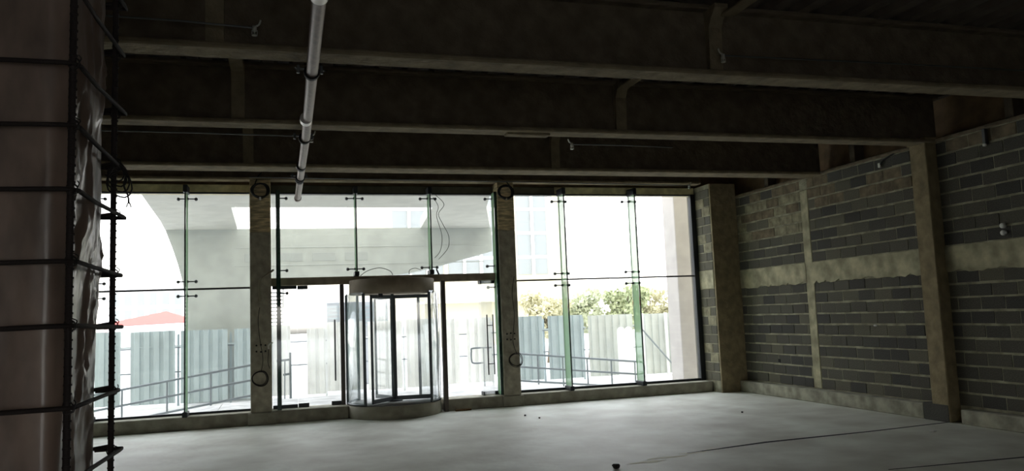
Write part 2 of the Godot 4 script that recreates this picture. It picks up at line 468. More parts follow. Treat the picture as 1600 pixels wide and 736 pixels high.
func right_wall() -> void:
	var bays := [[0.7, 2.94, "wall_right", "bay of grey concrete blockwork between the corner pier and the thin pale stiffener strip"],
		[3.17, 5.97, "wall_right_001", "bay of grey concrete blockwork between the pale stiffener strip and the tan wall column"],
		[6.28, 12.0, "wall_right_002", "dark bay of concrete blockwork nearest the camera, with two white pipe ends"]]
	for i in 3:
		var bay: Array = bays[i]
		var w := base(bay[2], V(0, 0, 0), bay[3], "wall", "", "structure")
		used["wall_right"] = i
		var z0: float = bay[0]
		var z1: float = bay[1]
		put("mortar_bed", boxm(V(9.616, 0, [0.7, 3.05, 6.12][i]), V(9.95, 4.25, [3.05, 6.12, 12.0][i])), M.mortar, w)
		var noise := FastNoiseLite.new()
		noise.seed = 3
		noise.frequency = 0.5
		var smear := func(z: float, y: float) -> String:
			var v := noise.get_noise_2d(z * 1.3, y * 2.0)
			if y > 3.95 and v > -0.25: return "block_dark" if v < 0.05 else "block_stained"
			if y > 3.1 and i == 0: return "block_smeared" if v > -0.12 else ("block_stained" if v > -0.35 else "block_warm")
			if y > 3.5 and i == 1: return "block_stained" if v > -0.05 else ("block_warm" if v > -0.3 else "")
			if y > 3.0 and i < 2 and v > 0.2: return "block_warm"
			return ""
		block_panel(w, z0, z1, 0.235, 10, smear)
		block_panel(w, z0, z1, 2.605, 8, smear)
		# ring beam with a ragged lower edge
		var st := start()
		var poly := PackedVector2Array([V2(-z0 + 0.02, 2.6), V2(-z1 - 0.02, 2.6)])
		var zz := z1 + 0.02
		while zz > z0 - 0.02:
			poly.append(V2(-zz, 2.225 + rng.randf_range(-0.035, 0.03)))
			zz -= rng.randf_range(0.05, 0.16)
		poly.append(V2(-z0 + 0.02, 2.23))
		prism(st, poly, 9.594, 9.66, Transform3D(Basis(V(0, 0, -1), V(0, 1, 0), V(1, 0, 0)), V(0, 0, 0)))
		put("ring_beam", done(st), M.band_concrete, w)
		put("mortar_cap", boxm(V(9.58, 4.21, [0.72, 3.05, 6.12][i]), V(9.95, 4.262, [3.05, 6.12, 12.0][i]), 0.012), M.block_stained, w)
	# pale strip
	tag(put("wall_right_003", boxm(V(9.603, 0.24, 2.94), V(9.68, 4.0, 3.17), 0.01), M.band_concrete), "thin pale concrete stiffener strip running up the blockwork", "wall", "", "structure")
	# upper wall above the ledge, with posts
	var up := base("wall_right_004", V(0, 0, 0), "brown recessed panel strip above the blockwork ledge between the beam ends", "wall", "", "structure")
	put("panel", boxm(V(9.9, 0.0, -0.3), V(10.1, 5.0, 22.3)), M.upper_panel, up)
	for z in [1.75, 4.35, 7.5, 10.4]: put("post", boxm(V(9.7, 4.26, z - 0.07), V(9.92, 4.98, z + 0.07), 0.01), M.fireproof_dark, up)
	put("near_wall", boxm(V(9.62, 0, 12.0), V(9.9, 4.25, 22.0)), M.plaster_wall, up)
	used["wall_right"] = 4
	# kerb
	var kb := base("baseboard_right", V(0, 0, 0), "low pale concrete kerb along the foot of the block wall", "kerb", "", "structure")
	var ks := start()
	box(ks, V(9.42, 0, 0.7), V(9.63, 0.235, 5.78), 0.015)
	put("kerb", done(ks), M.kerb_concrete, kb)
	put("kerb", boxm(V(9.42, 0, 6.46), V(9.63, 0.21, 12.0), 0.015), M.kerb_concrete, kb)
	put("kerb", boxm(V(9.405, 0, 5.78), V(9.63, 0.26, 6.27), 0.012), M.block_dark, kb)
	# columns
	var col := base("wall_column", V(9.5, 0, 6.12), "tan concrete wall column standing proud of the block wall, dark on its near side", "column")
	put("shaft", boxm(V(9.41, 0.0, 5.96) - col.position, V(9.66, 4.28, 6.285) - col.position, 0.012), M.column_tan, col)
	put("bearing_cap", boxm(V(9.40, 4.2, 5.92) - col.position, V(9.66, 4.29, 6.31) - col.position, 0.01), M.column_tan, col)
	var pier := base("corner_pier", V(9.25, 0, 0.35), "blockwork corner pier at the right end of the glass front with a dark near face", "pier")
	put("core", boxm(V(8.985, 0, 0.005) - pier.position, V(9.61, 4.53, 0.698) - pier.position), M.mortar, pier)
	put("render_face", boxm(V(8.98, 0, 0.66) - pier.position, V(9.61, 4.53, 0.71) - pier.position, 0.006), M.column_tan, pier)
	var n := 0
	for c in 22:
		var y := 0.235 + 0.2 * c
		if y > 4.3: break
		if c == 10 or c == 11: continue
		var cut := 0.3 + 0.12 * (c % 2)
		for part in [[0.03, cut], [cut + 0.012, 0.645]]:
			var o := put("concrete_block", boxm(V(8.972 + rng.randf() * 0.006, y + 0.012, part[0]) - pier.position, V(9.02, y + 0.19, part[1]) - pier.position, 0.005), M[["block_warm", "block_smeared", "block_mid", "block_warm"][(n * 7 + c) % 4]], pier)
			n += 1
	put("ring_beam", boxm(V(8.966, 2.235, 0.03) - pier.position, V(9.02, 2.635, 0.65) - pier.position, 0.008), M.band_concrete, pier)
	# two white pipe ends, bracket, small hole
	for k in 2:
		var st := start()
		var tf := Transform3D(Basis(Vector3.FORWARD, PI / 2), V(0, 0, 0))
		lathe(st, [V2(0, -0.0), V2(0.034, 0.0), V2(0.036, 0.012), V2(0.036, 0.05), V2(0.030, 0.058), V2(0, 0.06)], 18, Transform3D(Basis(V(0, 1, 0), V(-1, 0, 0), V(0, 0, 1)), V(0, 0, 0)))
		var o := put("pipe_stub", done(st), M.white_plastic, self, V(9.606, 2.80 - 0.10 * k, 7.335))
		tag(o, ["upper of two white round pipe ends on the dark block wall", "lower of two white round pipe ends on the dark block wall"][k], "pipe end", "white pipe ends on the block wall")
	var br := base("wall_bracket", V(9.6, 4.1, 7.19), "small grey cable bracket hanging high on the dark block bay", "bracket")
	put("channel", boxm(V(-0.05, -0.12, -0.025), V(0.02, 0.1, 0.025), 0.006), M.steel, br)
	put("lamp_holder", boxm(V(-0.065, -0.15, -0.02), V(-0.01, -0.11, 0.02), 0.008), M.white_plastic, br)
	var br2 := base("wall_bracket", V(9.6, 4.08, 5.13), "small pale cable clip near the top of the middle block bay", "bracket")
	put("clip", boxm(V(-0.04, -0.04, -0.03), V(0.02, 0.04, 0.03), 0.008), M.bright_metal, br2)
	put("cable_tail", tubem(smooth_path([V(-0.02, -0.02, 0), V(-0.03, 0.06, 0.08), V(-0.02, 0.1, 0.2), V(0.0, 0.14, 0.34)]), 0.012, 6), M.cable_black, br2)
	tag(put("tie_hole", boxm(V(9.6, 0.665, 1.86), V(9.63, 0.735, 1.93), 0.008), M.rubber), "small black square hole low in the first block bay", "hole")
	tag(put("mortar_dab", boxm(V(9.595, 1.40, 4.64), V(9.62, 1.43, 4.72), 0.01), M.white_plastic), "small white plaster dab in the middle of the second block bay", "plaster")

# ---------------------------------------------------------------- steel beams
func i_beam(called: String, x0: float, x1: float, z: float, y0: float, y1: float, fw: float, label: String, group: String, stiff: Array) -> Node3D:
	var b := base(called, V((x0 + x1) / 2, y0, z), label, "beam", group)
	var h := (x1 - x0) / 2
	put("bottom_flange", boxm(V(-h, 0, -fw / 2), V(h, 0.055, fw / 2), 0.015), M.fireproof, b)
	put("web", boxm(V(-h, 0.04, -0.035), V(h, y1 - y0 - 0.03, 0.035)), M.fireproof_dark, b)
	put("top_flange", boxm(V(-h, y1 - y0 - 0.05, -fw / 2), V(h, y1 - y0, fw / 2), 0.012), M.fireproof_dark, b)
	for sx in stiff:
		var st := start()        # haunch plate: deep at the top, thin at the bottom
		var top: float = 0.62
		prism(st, PackedVector2Array([V2(0.03, 0.05), V2(0.10, 0.05), V2(0.12, top - 0.12), V2(0.17, top - 0.04), V2(0.26, top + 0.05), V2(0.26, top + 0.09), V2(0.03, top + 0.09)]), -0.075, 0.075, Transform3D(Basis(V(0, 0, 1), V(0, 1, 0), V(-1, 0, 0)), V(sx - (x0 + x1) / 2, 0, 0)))
		put("stiffener", done(st), M.fireproof, b)
	return b

func beams() -> void:
	i_beam("ceiling_beam", -8.0, 9.72, 3.42, 4.2, 4.94, 0.42, "deep fireproofed ceiling beam nearest the glass front, over the top of the glazing", "deep ceiling beams across the room", [-0.5, 4.42])
	i_beam("ceiling_beam", -8.0, 9.72, 6.17, 4.2, 4.94, 0.30, "deep fireproofed ceiling beam ending on the tan wall column", "deep ceiling beams across the room", [-0.5, 4.4])
	i_beam("ceiling_beam", -8.0, 9.9, 8.77, 4.2, 4.94, 0.30, "deep fireproofed ceiling beam nearest the camera, uppermost in view", "deep ceiling beams across the room", [-0.55, 4.3])
	i_beam("edge_beam", -8.0, 8.96, 0.28, 4.57, 4.94, 0.26, "shallow brown edge beam running just above the glazing lintel", "", [])
	var n := 0
	for row in [[-0.5, "left"], [4.4, "right"]]:
		for span in [[0.42, 3.2, "between the edge beam and the first deep beam"], [3.64, 6.0, "between the first and second deep beams"], [6.34, 8.6, "between the second and third deep beams"], [8.95, 14.0, "running from the third deep beam towards the camera"]]:
			var x: float = row[0]
			var z0: float = span[0]
			var z1: float = span[1]
			var b := base("cross_beam", V(x, 4.8, (z0 + z1) / 2), "small fireproofed cross beam on the %s, %s" % [row[1], span[2]], "beam", "small cross beams between the deep beams")
			var h := (z1 - z0) / 2
			put("bottom_flange", boxm(V(-0.075, 0, -h), V(0.075, 0.025, h), 0.006), M.fireproof, b)
			put("web", boxm(V(-0.015, 0.02, -h), V(0.015, 0.13, h)), M.fireproof_dark, b)
			n += 1
	# knobbly patches of fireproofing under the beams
	for q in [[3.1, 6.1, 0.3]]:
		var st := start()
		box(st, V(-q[2], -0.022, -0.05), V(q[2], 0.01, 0.11), 0.012)
		var o := put("fireproofing_lump", done(st), M.fireproof, self, V(q[0], 4.195, q[1]))
		tag(o, "rough lump of sprayed fireproofing under the second deep ceiling beam", "fireproofing")

# ---------------------------------------------------------------- glass front
func spider(parent: Node, x: float, y: float, left := true, right := true) -> void:
	var s := Node3D.new()
	var n: int = parent.get_meta("n_spider_fitting", -1) + 1
	parent.set_meta("n_spider_fitting", n)
	s.name = "spider_fitting" if n == 0 else "spider_fitting_%03d" % n
	s.position = V(x, y, 0)
	parent.add_child(s, true)
	var st := start()
	tube(st, [V(-0.155 if left else 0.0, 0, 0.07), V(0.155 if right else 0.0, 0, 0.07)], 0.011, 8)
	box(st, V(-0.03, -0.022, 0.03), V(0.03, 0.022, 0.12), 0.006)
	put("arm", done(st), M.frame_metal, s)
	for side in [-1, 1]:
		if (side < 0 and not left) or (side > 0 and not right): continue
		var bt := start()
		lathe(bt, [V2(0, 0.012), V2(0.03, 0.012), V2(0.032, 0.02), V2(0.032, 0.045), V2(0.022, 0.062), V2(0.016, 0.085), V2(0, 0.088)], 14, Transform3D(Basis(V(1, 0, 0), V(0, 0, 1), V(0, -1, 0)), V(side * 0.155, 0, 0)))
		put("bolt", done(bt), M.frame_metal, s)

func fin(parent: Node, x: float, y0: float, y1: float, thick := 0.024, depth := 0.36) -> void:
	put("glass_fin", boxm(V(x - thick / 2, y0, 0.022), V(x + thick / 2, y1, depth - 0.012)), M.fin, parent)
	put("fin_edge", boxm(V(x - thick / 2 - 0.003, y0, depth - 0.012), V(x + thick / 2 + 0.003, y1, depth + 0.008)), M.fin_edge, parent)
	put("fin_edge", boxm(V(x - 0.012, y0, 0.012), V(x + 0.012, y1, 0.022)), M.fin_edge, parent)
	put("shoe", boxm(V(x - 0.045, y0 - 0.02, 0.02), V(x + 0.045, y0 + 0.07, depth + 0.02), 0.008), M.frame_metal, parent)
	put("shoe", boxm(V(x - 0.04, y1 - 0.05, 0.02), V(x + 0.04, y1 + 0.09, depth + 0.02), 0.008), M.frame_metal, parent)

func pane(parent: Node, x0: float, x1: float, y0: float, y1: float) -> void:
	put("pane", boxm(V(x0 + 0.006, y0 + 0.006, -0.01), V(x1 - 0.006, y1 - 0.006, 0.01)), M.pane, parent)

func glass_front() -> void:
	# left bay
	var w := base("window_1", V(0, 0, 0), "left bay of frameless glazing with one glass fin, between wrapped column and left concrete column", "window", "", "structure")
	var xs := [-4.65, -3.3, -1.74, -0.6]
	for i in 3:
		pane(w, xs[i], xs[i + 1], 0.25, 2.55)
		pane(w, xs[i], xs[i + 1], 2.55, 4.385)
	put("joint", boxm(V(-4.65, 2.532, -0.016), V(-0.6, 2.566, 0.016)), M.silicone, w)
	put("bottom_channel", boxm(V(-4.65, 0.225, -0.03), V(-0.6, 0.275, 0.03), 0.004), M.frame_metal, w)
	put("top_channel", boxm(V(-4.65, 4.36, -0.03), V(-0.6, 4.39, 0.035), 0.004), M.frame_metal, w)
	for x in [-3.3, -1.74]:
		fin(w, x, 0.25, 4.385, 0.022, 0.36)
		for y in [4.25, 2.69, 2.42]: spider(w, x, y)
	# middle bay over the doors
	w = base("window_2", V(0, 0, 0), "upper middle glazing of three panes above the doors, held by spider fittings", "window", "", "structure")
	xs = [-0.22, 1.37, 2.85, 4.24]
	for i in 3: pane(w, xs[i], xs[i + 1], 2.71, 4.385)
	put("top_channel", boxm(V(-0.24, 4.36, -0.03), V(4.26, 4.39, 0.03), 0.004), M.frame_metal, w)
	for x in [1.37, 2.85]:
		fin(w, x, 2.73, 4.385, 0.022, 0.30)
		for y in [4.27, 2.86]: spider(w, x, y)
	for x in [-0.1, 4.22]:
		for y in [4.27, 2.86]: spider(w, x, y, x > 1.0, x < 1.0)
	# right bay
	w = base("window_3", V(0, 0, 0), "right bay of frameless glazing with two green glass fins beside the corner pier", "window", "", "structure")
	xs = [4.59, 5.70, 7.34, 8.87]
	for i in 3:
		pane(w, xs[i], xs[i + 1], 0.25, 2.545)
		pane(w, xs[i], xs[i + 1], 2.545, 4.385)
	put("joint", boxm(V(4.59, 2.53, -0.016), V(8.87, 2.562, 0.016)), M.silicone, w)
	put("bottom_channel", boxm(V(4.59, 0.22, -0.03), V(8.87, 0.275, 0.035), 0.004), M.frame_metal, w)
	put("top_channel", boxm(V(4.59, 4.36, -0.03), V(8.87, 4.39, 0.035), 0.004), M.frame_metal, w)
	put("jamb", boxm(V(8.86, 0.2, -0.05), V(8.975, 4.39, 0.06), 0.006), M.frame_metal, w)
	for x in [5.70, 7.34]:
		fin(w, x, 0.25, 4.385, 0.022, 0.36)
		for y in [4.22, 2.67, 2.42]: spider(w, x, y)

# ---------------------------------------------------------------- doors
func sidelight(called: String, x0: float, x1: float, fin_x: float, label: String) -> void:
	var w := base(called, V(0, 0, 0), label, "window", "", "structure")
	pane(w, x0, x1, 0.235, 2.565)
	put("glass_fin", boxm(V(fin_x - 0.02, 0.24, 0.022), V(fin_x + 0.02, 4.385, 0.30)), M.fin, w)
	put("fin_edge", boxm(V(fin_x - 0.04, 0.24, 0.30), V(fin_x + 0.04, 4.385, 0.335), 0.004), M.fin_edge, w)
	put("fin_edge", boxm(V(fin_x - 0.02, 0.24, 0.012), V(fin_x + 0.02, 4.385, 0.022)), M.fin_edge, w)
	put("bottom_patch", boxm(V(x0, 0.215, -0.03), V(x1, 0.30, 0.03), 0.004), M.frame_metal, w)
	put("top_patch", boxm(V(x0, 2.50, -0.03), V(x1, 2.565, 0.03), 0.004), M.frame_metal, w)
	spider(w, fin_x, 2.42, fin_x > 1.0, fin_x < 1.0)

func pull_handle(parent: Node, x: float, y0: float, y1: float, off: float) -> void:
	for s in [-1, 1]:
		var st := start()
		tube(st, [V(x, y0, s * off), V(x, y1, s * off)], 0.0135, 10)
		put("pull_bar", done(st), M.handle_steel, parent)
	for y in [lerpf(y0, y1, 0.18), lerpf(y0, y1, 0.82)]:
		put("standoff", tubem([V(x, y, -off), V(x, y, off)], 0.009, 8), M.handle_steel, parent)

func doors() -> void:
	sidelight("window_4", -0.22, 0.235, -0.1, "narrow fixed glass sidelight at the left of the closed glass door")
	sidelight("window_5", 3.89, 4.24, 4.22, "narrow fixed glass sidelight at the right of the open glass door")
	var d := base("door_1", V(0.245, 0, 0), "closed frameless glass door left of the revolving door with one long dark pull bar", "door", "", "structure")
	put("leaf", boxm(V(0.005, 0.255, -0.008), V(0.80, 2.55, 0.008)), M.pane, d)
	for q in [[0.0, 0.2, 0.235, 0.31], [0.62, 0.805, 0.235, 0.31], [0.0, 0.2, 2.49, 2.56]]:
		put("patch_fitting", boxm(V(q[0], q[2], -0.02), V(q[1], q[3], 0.02), 0.004), M.frame_metal, d)
	pull_handle(d, 0.70, 0.70, 1.88, 0.055)
	d = base("door_2", V(3.87, 0, 0.0), "frameless glass door right of the revolving door, standing open into the room", "door", "", "structure")
	d.rotation.y = deg_to_rad(-86.0)
	put("leaf", boxm(V(0.0, 0.255, -0.008), V(0.80, 2.55, 0.008)), M.pane, d)
	for q in [[0.0, 0.17, 0.235, 0.31], [0.0, 0.17, 2.49, 2.56]]:
		put("patch_fitting", boxm(V(q[0], q[2], -0.02), V(q[1], q[3], 0.02), 0.004), M.frame_metal, d)
	pull_handle(d, 0.66, 0.68, 1.86, 0.062)
	tag(put("door_post", boxm(V(1.05, 0.236, -0.06), V(1.13, 2.56, 0.07), 0.006), M.post_metal), "brown metal post between the closed glass door and the revolving door", "post", "posts flanking the revolving door")
	tag(put("door_post", boxm(V(3.0, 0.0, 0.3), V(3.085, 2.57, 0.42), 0.006), M.post_metal), "brown metal post reaching the floor at the right of the revolving door", "post", "posts flanking the revolving door")
	# revolving door
	var c := V(2.06, 0, 0.14)
	var r := base("revolving_door", c, "revolving door with three glass leaves in a curved glass drum on a round concrete base", "revolving door")
	var st := start()
	lathe(st, [V2(0.91, 0.0), V2(0.92, 0.012), V2(0.92, 0.225), V2(0.905, 0.24), V2(0.0, 0.242)], 64)
	put("round_base", done(st), M.sill_concrete, r)
	st = start()
	lathe(st, [V2(0.0, 0.2425), V2(0.87, 0.2425), V2(0.875, 0.2475), V2(0.0, 0.248)], 64)
	put("floor_plate", done(st), M.terrace, r)
	st = start()
	lathe(st, [V2(0.0, 2.34), V2(0.82, 2.34), V2(0.835, 2.352), V2(0.835, 2.615), V2(0.82, 2.625), V2(0.0, 2.625)], 64)
	put("drum_canopy", done(st), M.transom, r)
	for arc in [[182, 226], [314, 358], [134, 178], [2, 46]]:
		st = start()
		lathe(st, [V2(0.895, 0.245), V2(0.907, 0.245), V2(0.907, 2.37), V2(0.895, 2.37), V2(0.895, 0.245)], 16, Transform3D(), deg_to_rad(arc[0]), deg_to_rad(arc[1]))
		var cg := put("curved_glass", done(st), M.curved, r)
		for e in 2:
			var t := deg_to_rad(arc[e])
			var p := V(0.901 * cos(t), 0, -0.901 * sin(t))
			put("edge_profile", boxm(V(-0.02, 0.245, -0.025), V(0.02, 2.345, 0.025), 0.004, Transform3D(Basis(Vector3.UP, t), V(0, 0, 0))), M.door_metal, cg, p)
		st = start()
		lathe(st, [V2(0.885, 0.245), V2(0.917, 0.245), V2(0.917, 0.285), V2(0.885, 0.285)], 16, Transform3D(), deg_to_rad(arc[0]), deg_to_rad(arc[1]))
		put("foot_profile", done(st), M.door_metal, cg)
	st = start()
	tube(st, [V(0, 0.245, 0), V(0, 2.345, 0)], 0.034, 16)
	lathe(st, [V2(0.16, 0.245), V2(0.16, 0.275), V2(0.05, 0.29)], 24)
	put("centre_shaft", done(st), M.door_metal, r)
	for a in [-131.0, -7.0, 112.0]:
		var leaf := Node3D.new()
		var n: int = r.get_meta("n_wing", -1) + 1
		r.set_meta("n_wing", n)
		leaf.name = "wing" if n == 0 else "wing_%03d" % n
		leaf.rotation.y = deg_to_rad(a)
		r.add_child(leaf, true)
		st = start()
		box(st, V(0.03, 0.265, -0.02), V(0.062, 2.32, 0.02), 0.005)
		box(st, V(0.70, 0.265, -0.02), V(0.74, 2.32, 0.02), 0.005)
		box(st, V(0.062, 2.25, -0.02), V(0.70, 2.32, 0.02), 0.005)
		box(st, V(0.062, 0.265, -0.02), V(0.70, 0.345, 0.02), 0.005)
		put("frame", done(st), M.door_metal, leaf)
		put("pane", boxm(V(0.062, 0.345, -0.005), V(0.70, 2.25, 0.005)), M.pane, leaf)
	st = start()
	box(st, V(-0.33, 2.27, 0.5), V(-0.25, 2.34, 0.56), 0.005)
	put("sensor", done(st), M.frame_metal, r)

# ---------------------------------------------------------------- the two columns of the front
func front_columns() -> void:
	for k in 2:
		var x0: float = [-0.612, 4.235][k]
		var x1: float = [-0.235, 4.592][k]
		var side: String = ["left", "right"][k]
		var c := base("concrete_column", V((x0 + x1) / 2, 0.225, 0.16), ["square concrete column in the glass front left of the doors, grey with a bent conduit", "square concrete column in the glass front right of the doors, tan streaked above"][k], "column", "concrete columns in the glass front")
		var h := (x1 - x0) / 2
		put("shaft", boxm(V(-h, 0, -0.20), V(h, 3.35, 0.22), 0.012), M.front_column, c)
		put("upper_face", boxm(V(-h, 3.35, -0.20), V(h, 4.35, 0.222), 0.012), M.form_face, c)
		for q in [[-0.08, 1.28], [0.0, 1.29], [0.08, 1.28], [-0.08, 1.17], [0.0, 1.16], [0.08, 1.17]]:
			var st := start()
			lathe(st, [V2(0, 0), V2(0.017, 0.0), V2(0.017, 0.008), V2(0, 0.01)], 10, Transform3D(Basis(V(1, 0, 0), V(0, 0, 1), V(0, -1, 0)), V(q[0], q[1] - 0.05, 0.219)))
			put("anchor_hole", done(st), M.rubber, c)
		var coil := base("cable_coil", V((x0 + x1) / 2 + (0.01 if k == 0 else 0.0), 4.36, 0.43), "black cable coil hanging at the top of the %s concrete column" % side, "cable", "cable coils on the front columns")
		var s := start()
		for t in 4: tube(s, ring_path(V(rng.randf_range(-0.012, 0.012), rng.randf_range(-0.012, 0.012), 0.012 * t), 0.13 + 0.012 * t, 0.14 - 0.004 * t, 1.0, 30, 0.02, 0.01), 0.017, 6)
		put("loop", done(s), M.cable_black, coil)
		put("tail", tubem(smooth_path([V(-0.1, 0.12, 0), V(-0.04, 0.28, -0.05), V(0.02, 0.36, -0.1)] if k == 0 else [V(0.1, 0.12, 0), V(0.0, 0.25, -0.05), V(-0.12, 0.33, -0.1)]), 0.011, 6), M.cable_black, coil)
		put("tie", boxm(V(-0.02, -0.18, -0.015), V(0.015, -0.12, 0.055), 0.005), M.white_plastic if k == 0 else M.conduit_pale, coil)
		var low := base("cable_coil", V([-0.44, 4.5][k], [0.86, 0.92][k], 0.40), "thin dark cable coil hanging low on the %s concrete column" % side, "cable", "cable coils on the front columns")
		s = start()
		for t in 3: tube(s, ring_path(V(rng.randf_range(-0.01, 0.01), rng.randf_range(-0.015, 0.015), 0.006 * t), 0.125 + 0.01 * t, 0.12 + 0.012 * t, 1.0, 26, 0.04, 0.004), 0.007, 6)
		put("loop", done(s), M.wire, low)
		put("lead", tubem(smooth_path([V(0.02, 0.12, 0.006), V(0.05, 0.35, 0), V(0.0, 0.7, 0), V(-0.03, 1.05, 0), V(0.0, 1.3, 0.0)] if k == 0 else [V(0.02, 0.12, 0.006), V(-0.05, 0.4, 0), V(0.0, 0.9, 0), V(-0.03, 1.35, 0), V(0.03, 1.7, 0.0)]), 0.006, 6), M.wire, low)
	var cd := base("bent_conduit", V(-0.39, 2.3, 0.42), "pale flexible conduit bending out of the left concrete column", "conduit")
	put("hose", tubem(smooth_path([V(-0.05, 0.0, 0), V(-0.055, 0.2, 0.005), V(-0.04, 0.36, 0.01), V(0.04, 0.43, 0.0), V(0.13, 0.5, -0.04), V(0.2, 0.56, -0.08)]), 0.02, 10), M.conduit_pale, cd)
	put("collar", tubem([V(-0.05, -0.03, 0), V(-0.05, 0.03, 0)], 0.026, 10), M.conduit_pale, cd)
	var sw := base("pipe_elbow", V(-0.24, 1.44, 0.40), "small white elbow with a dangling wire on the edge of the left concrete column", "fitting")
	put("elbow", tubem(smooth_path([V(-0.045, -0.06, 0), V(-0.05, 0.0, 0), V(-0.01, 0.05, 0.01), V(0.03, 0.05, 0.0)]), 0.016, 8), M.white_plastic, sw)
	put("lead", tubem(smooth_path([V(-0.045, -0.06, 0), V(-0.06, -0.3, 0.0), V(-0.03, -0.42, 0.0)]), 0.006, 6), M.wire, sw)

# ---------------------------------------------------------------- outside
func corrugated(width: float, h: float, pitch: float, depth: float) -> ArrayMesh:
	var front := PackedVector2Array()
	var x := 0.0
	while x < width - 0.001:
		for q in [V2(0, 0), V2(0.34, 0), V2(0.42, depth), V2(0.92, depth), V2(1.0, 0)]:
			var px: float = x + q.x * pitch
			if px <= width and (front.is_empty() or px > front[-1].x + 0.0005): front.append(V2(px, q.y))
		x += pitch
	if front[-1].x < width - 0.01: front.append(V2(width, front[-1].y))
	var poly := PackedVector2Array()
	for p in front: poly.append(V2(p.x, -p.y))
	for i in range(front.size() - 1, -1, -1): poly.append(V2(front[i].x, -front[i].y + 0.006))
	var st := start()
	prism(st, poly, 0.0, h, Transform3D(Basis(V(1, 0, 0), V(0, 0, -1), V(0, 1, 0)), V(0, 0, 0)))
	# prism's outline lies in xy: turned so that it stands up along y
	return done(st)

func fence(label: String, z: float, panels: Array, x0: float, x1: float, m: Material, posts: Array) -> Node3D:
	var f := base("corrugated_fence", V(x0, -0.5, z), label, "fence", "corrugated site fences beyond the glass")
	for p in panels:
		var w: float = p[1] - p[0]
		var o := put("panel", corrugated(w, p[3] - p[2], 0.27, 0.045), m, f, V(p[0] - x0, p[2] + 0.5, 0.03))
		o.rotation.z = p[4] if p.size() > 4 else 0.0
	for y in [1.02, 1.75]:
		put("rail", boxm(V(0, y - 0.02, -0.09), V(x1 - x0, y + 0.02, -0.045)), M.rail_grey, f)
	put("front_rail", boxm(V(0, 1.78, 0.035), V(x1 - x0, 1.82, 0.06)), m, f)
	for px in posts:
		put("post", boxm(V(px - x0 - 0.03, 0, -0.14), V(px - x0 + 0.03, 2.15, -0.09)), m, f)
	return f

func railing(called: String, pts: Array, heights: Array, posts: int, label: String) -> Node3D:
	var a: Vector3 = pts[0]
	var r := base(called, a, label, "railing", "ramp railings outside the glass")
	var b: Vector3 = pts[1] - a
	for h in heights:
		put("rail", tubem([V(0, h, 0), b + V(0, h, 0)], 0.026, 10), M.rail_grey, r)
	for k in posts:
		var p := b * ((k + 0.15) / (posts - 0.7))
		put("post", tubem([p + V(0, -0.25, 0), p + V(0, heights[0], 0)], 0.021, 8), M.rail_grey, r)
	return r

func tree(at: Vector3, h: float, wide: float, leaf: String, label: String, sd: int) -> void:
	var t := base("tree", at, label, "tree", "trees beyond the fence")
	var r := RandomNumberGenerator.new()
	r.seed = sd
	var st := start()
	tube(st, smooth_path([V(0, 0, 0), V(0.08, h * 0.3, 0.05), V(0.0, h * 0.55, 0.0), V(0.1, h * 0.8, 0)]), 0.1, 8, true, 0.03)
	for k in 6:
		var a := TAU * k / 6.0 + r.randf()
		tube(st, smooth_path([V(0.03, h * (0.35 + 0.06 * k), 0), V(cos(a) * wide * 0.3, h * (0.5 + 0.06 * k), sin(a) * wide * 0.3), V(cos(a) * wide * 0.6, h * (0.58 + 0.06 * k), sin(a) * wide * 0.6)], 4), 0.04, 6, true, 0.012)
	put("trunk", done(st), M.bark, t)
	var ls := start()
	quad(ls, V(-0.05, 0, 0), V(0, -0.015, 0.02), V(0.0, 0.02, 0.1), V(-0.035, 0.01, 0.07))
	quad(ls, V(0, -0.015, 0.02), V(0.05, 0, 0), V(0.035, 0.01, 0.07), V(0.0, 0.02, 0.1))
	var lm := done(ls)
	lm.surface_set_material(0, M[leaf])
	var mm := MultiMesh.new()
	mm.transform_format = MultiMesh.TRANSFORM_3D
	mm.mesh = lm
	var n := 2600
	mm.instance_count = n
	var clumps := []
	for k in 16:
		var a := r.randf() * TAU
		var q := sqrt(r.randf())
		clumps.append([V(cos(a) * wide * 0.62 * q, h * r.randf_range(0.42, 0.88), sin(a) * wide * 0.5 * q), wide * r.randf_range(0.24, 0.4)])
	for i in n:
		var c: Array = clumps[i % 16]
		var dir := V(r.randfn(), r.randfn(), r.randfn()).normalized()
		var rad: float = c[1] * pow(r.randf(), 0.4)
		var p: Vector3 = c[0] + dir * rad * V(1, 0.75, 1)
		var b := Basis.from_euler(V(r.randf() * TAU, r.randf() * TAU, r.randf() * TAU)).scaled(Vector3.ONE * r.randf_range(1.1, 2.2))
		mm.set_instance_transform(i, Transform3D(b, p))
	var mi := MultiMeshInstance3D.new()
	mi.name = "foliage"
	mi.multimesh = mm
	mi.set_meta("kind", "stuff")
	t.add_child(mi, true)

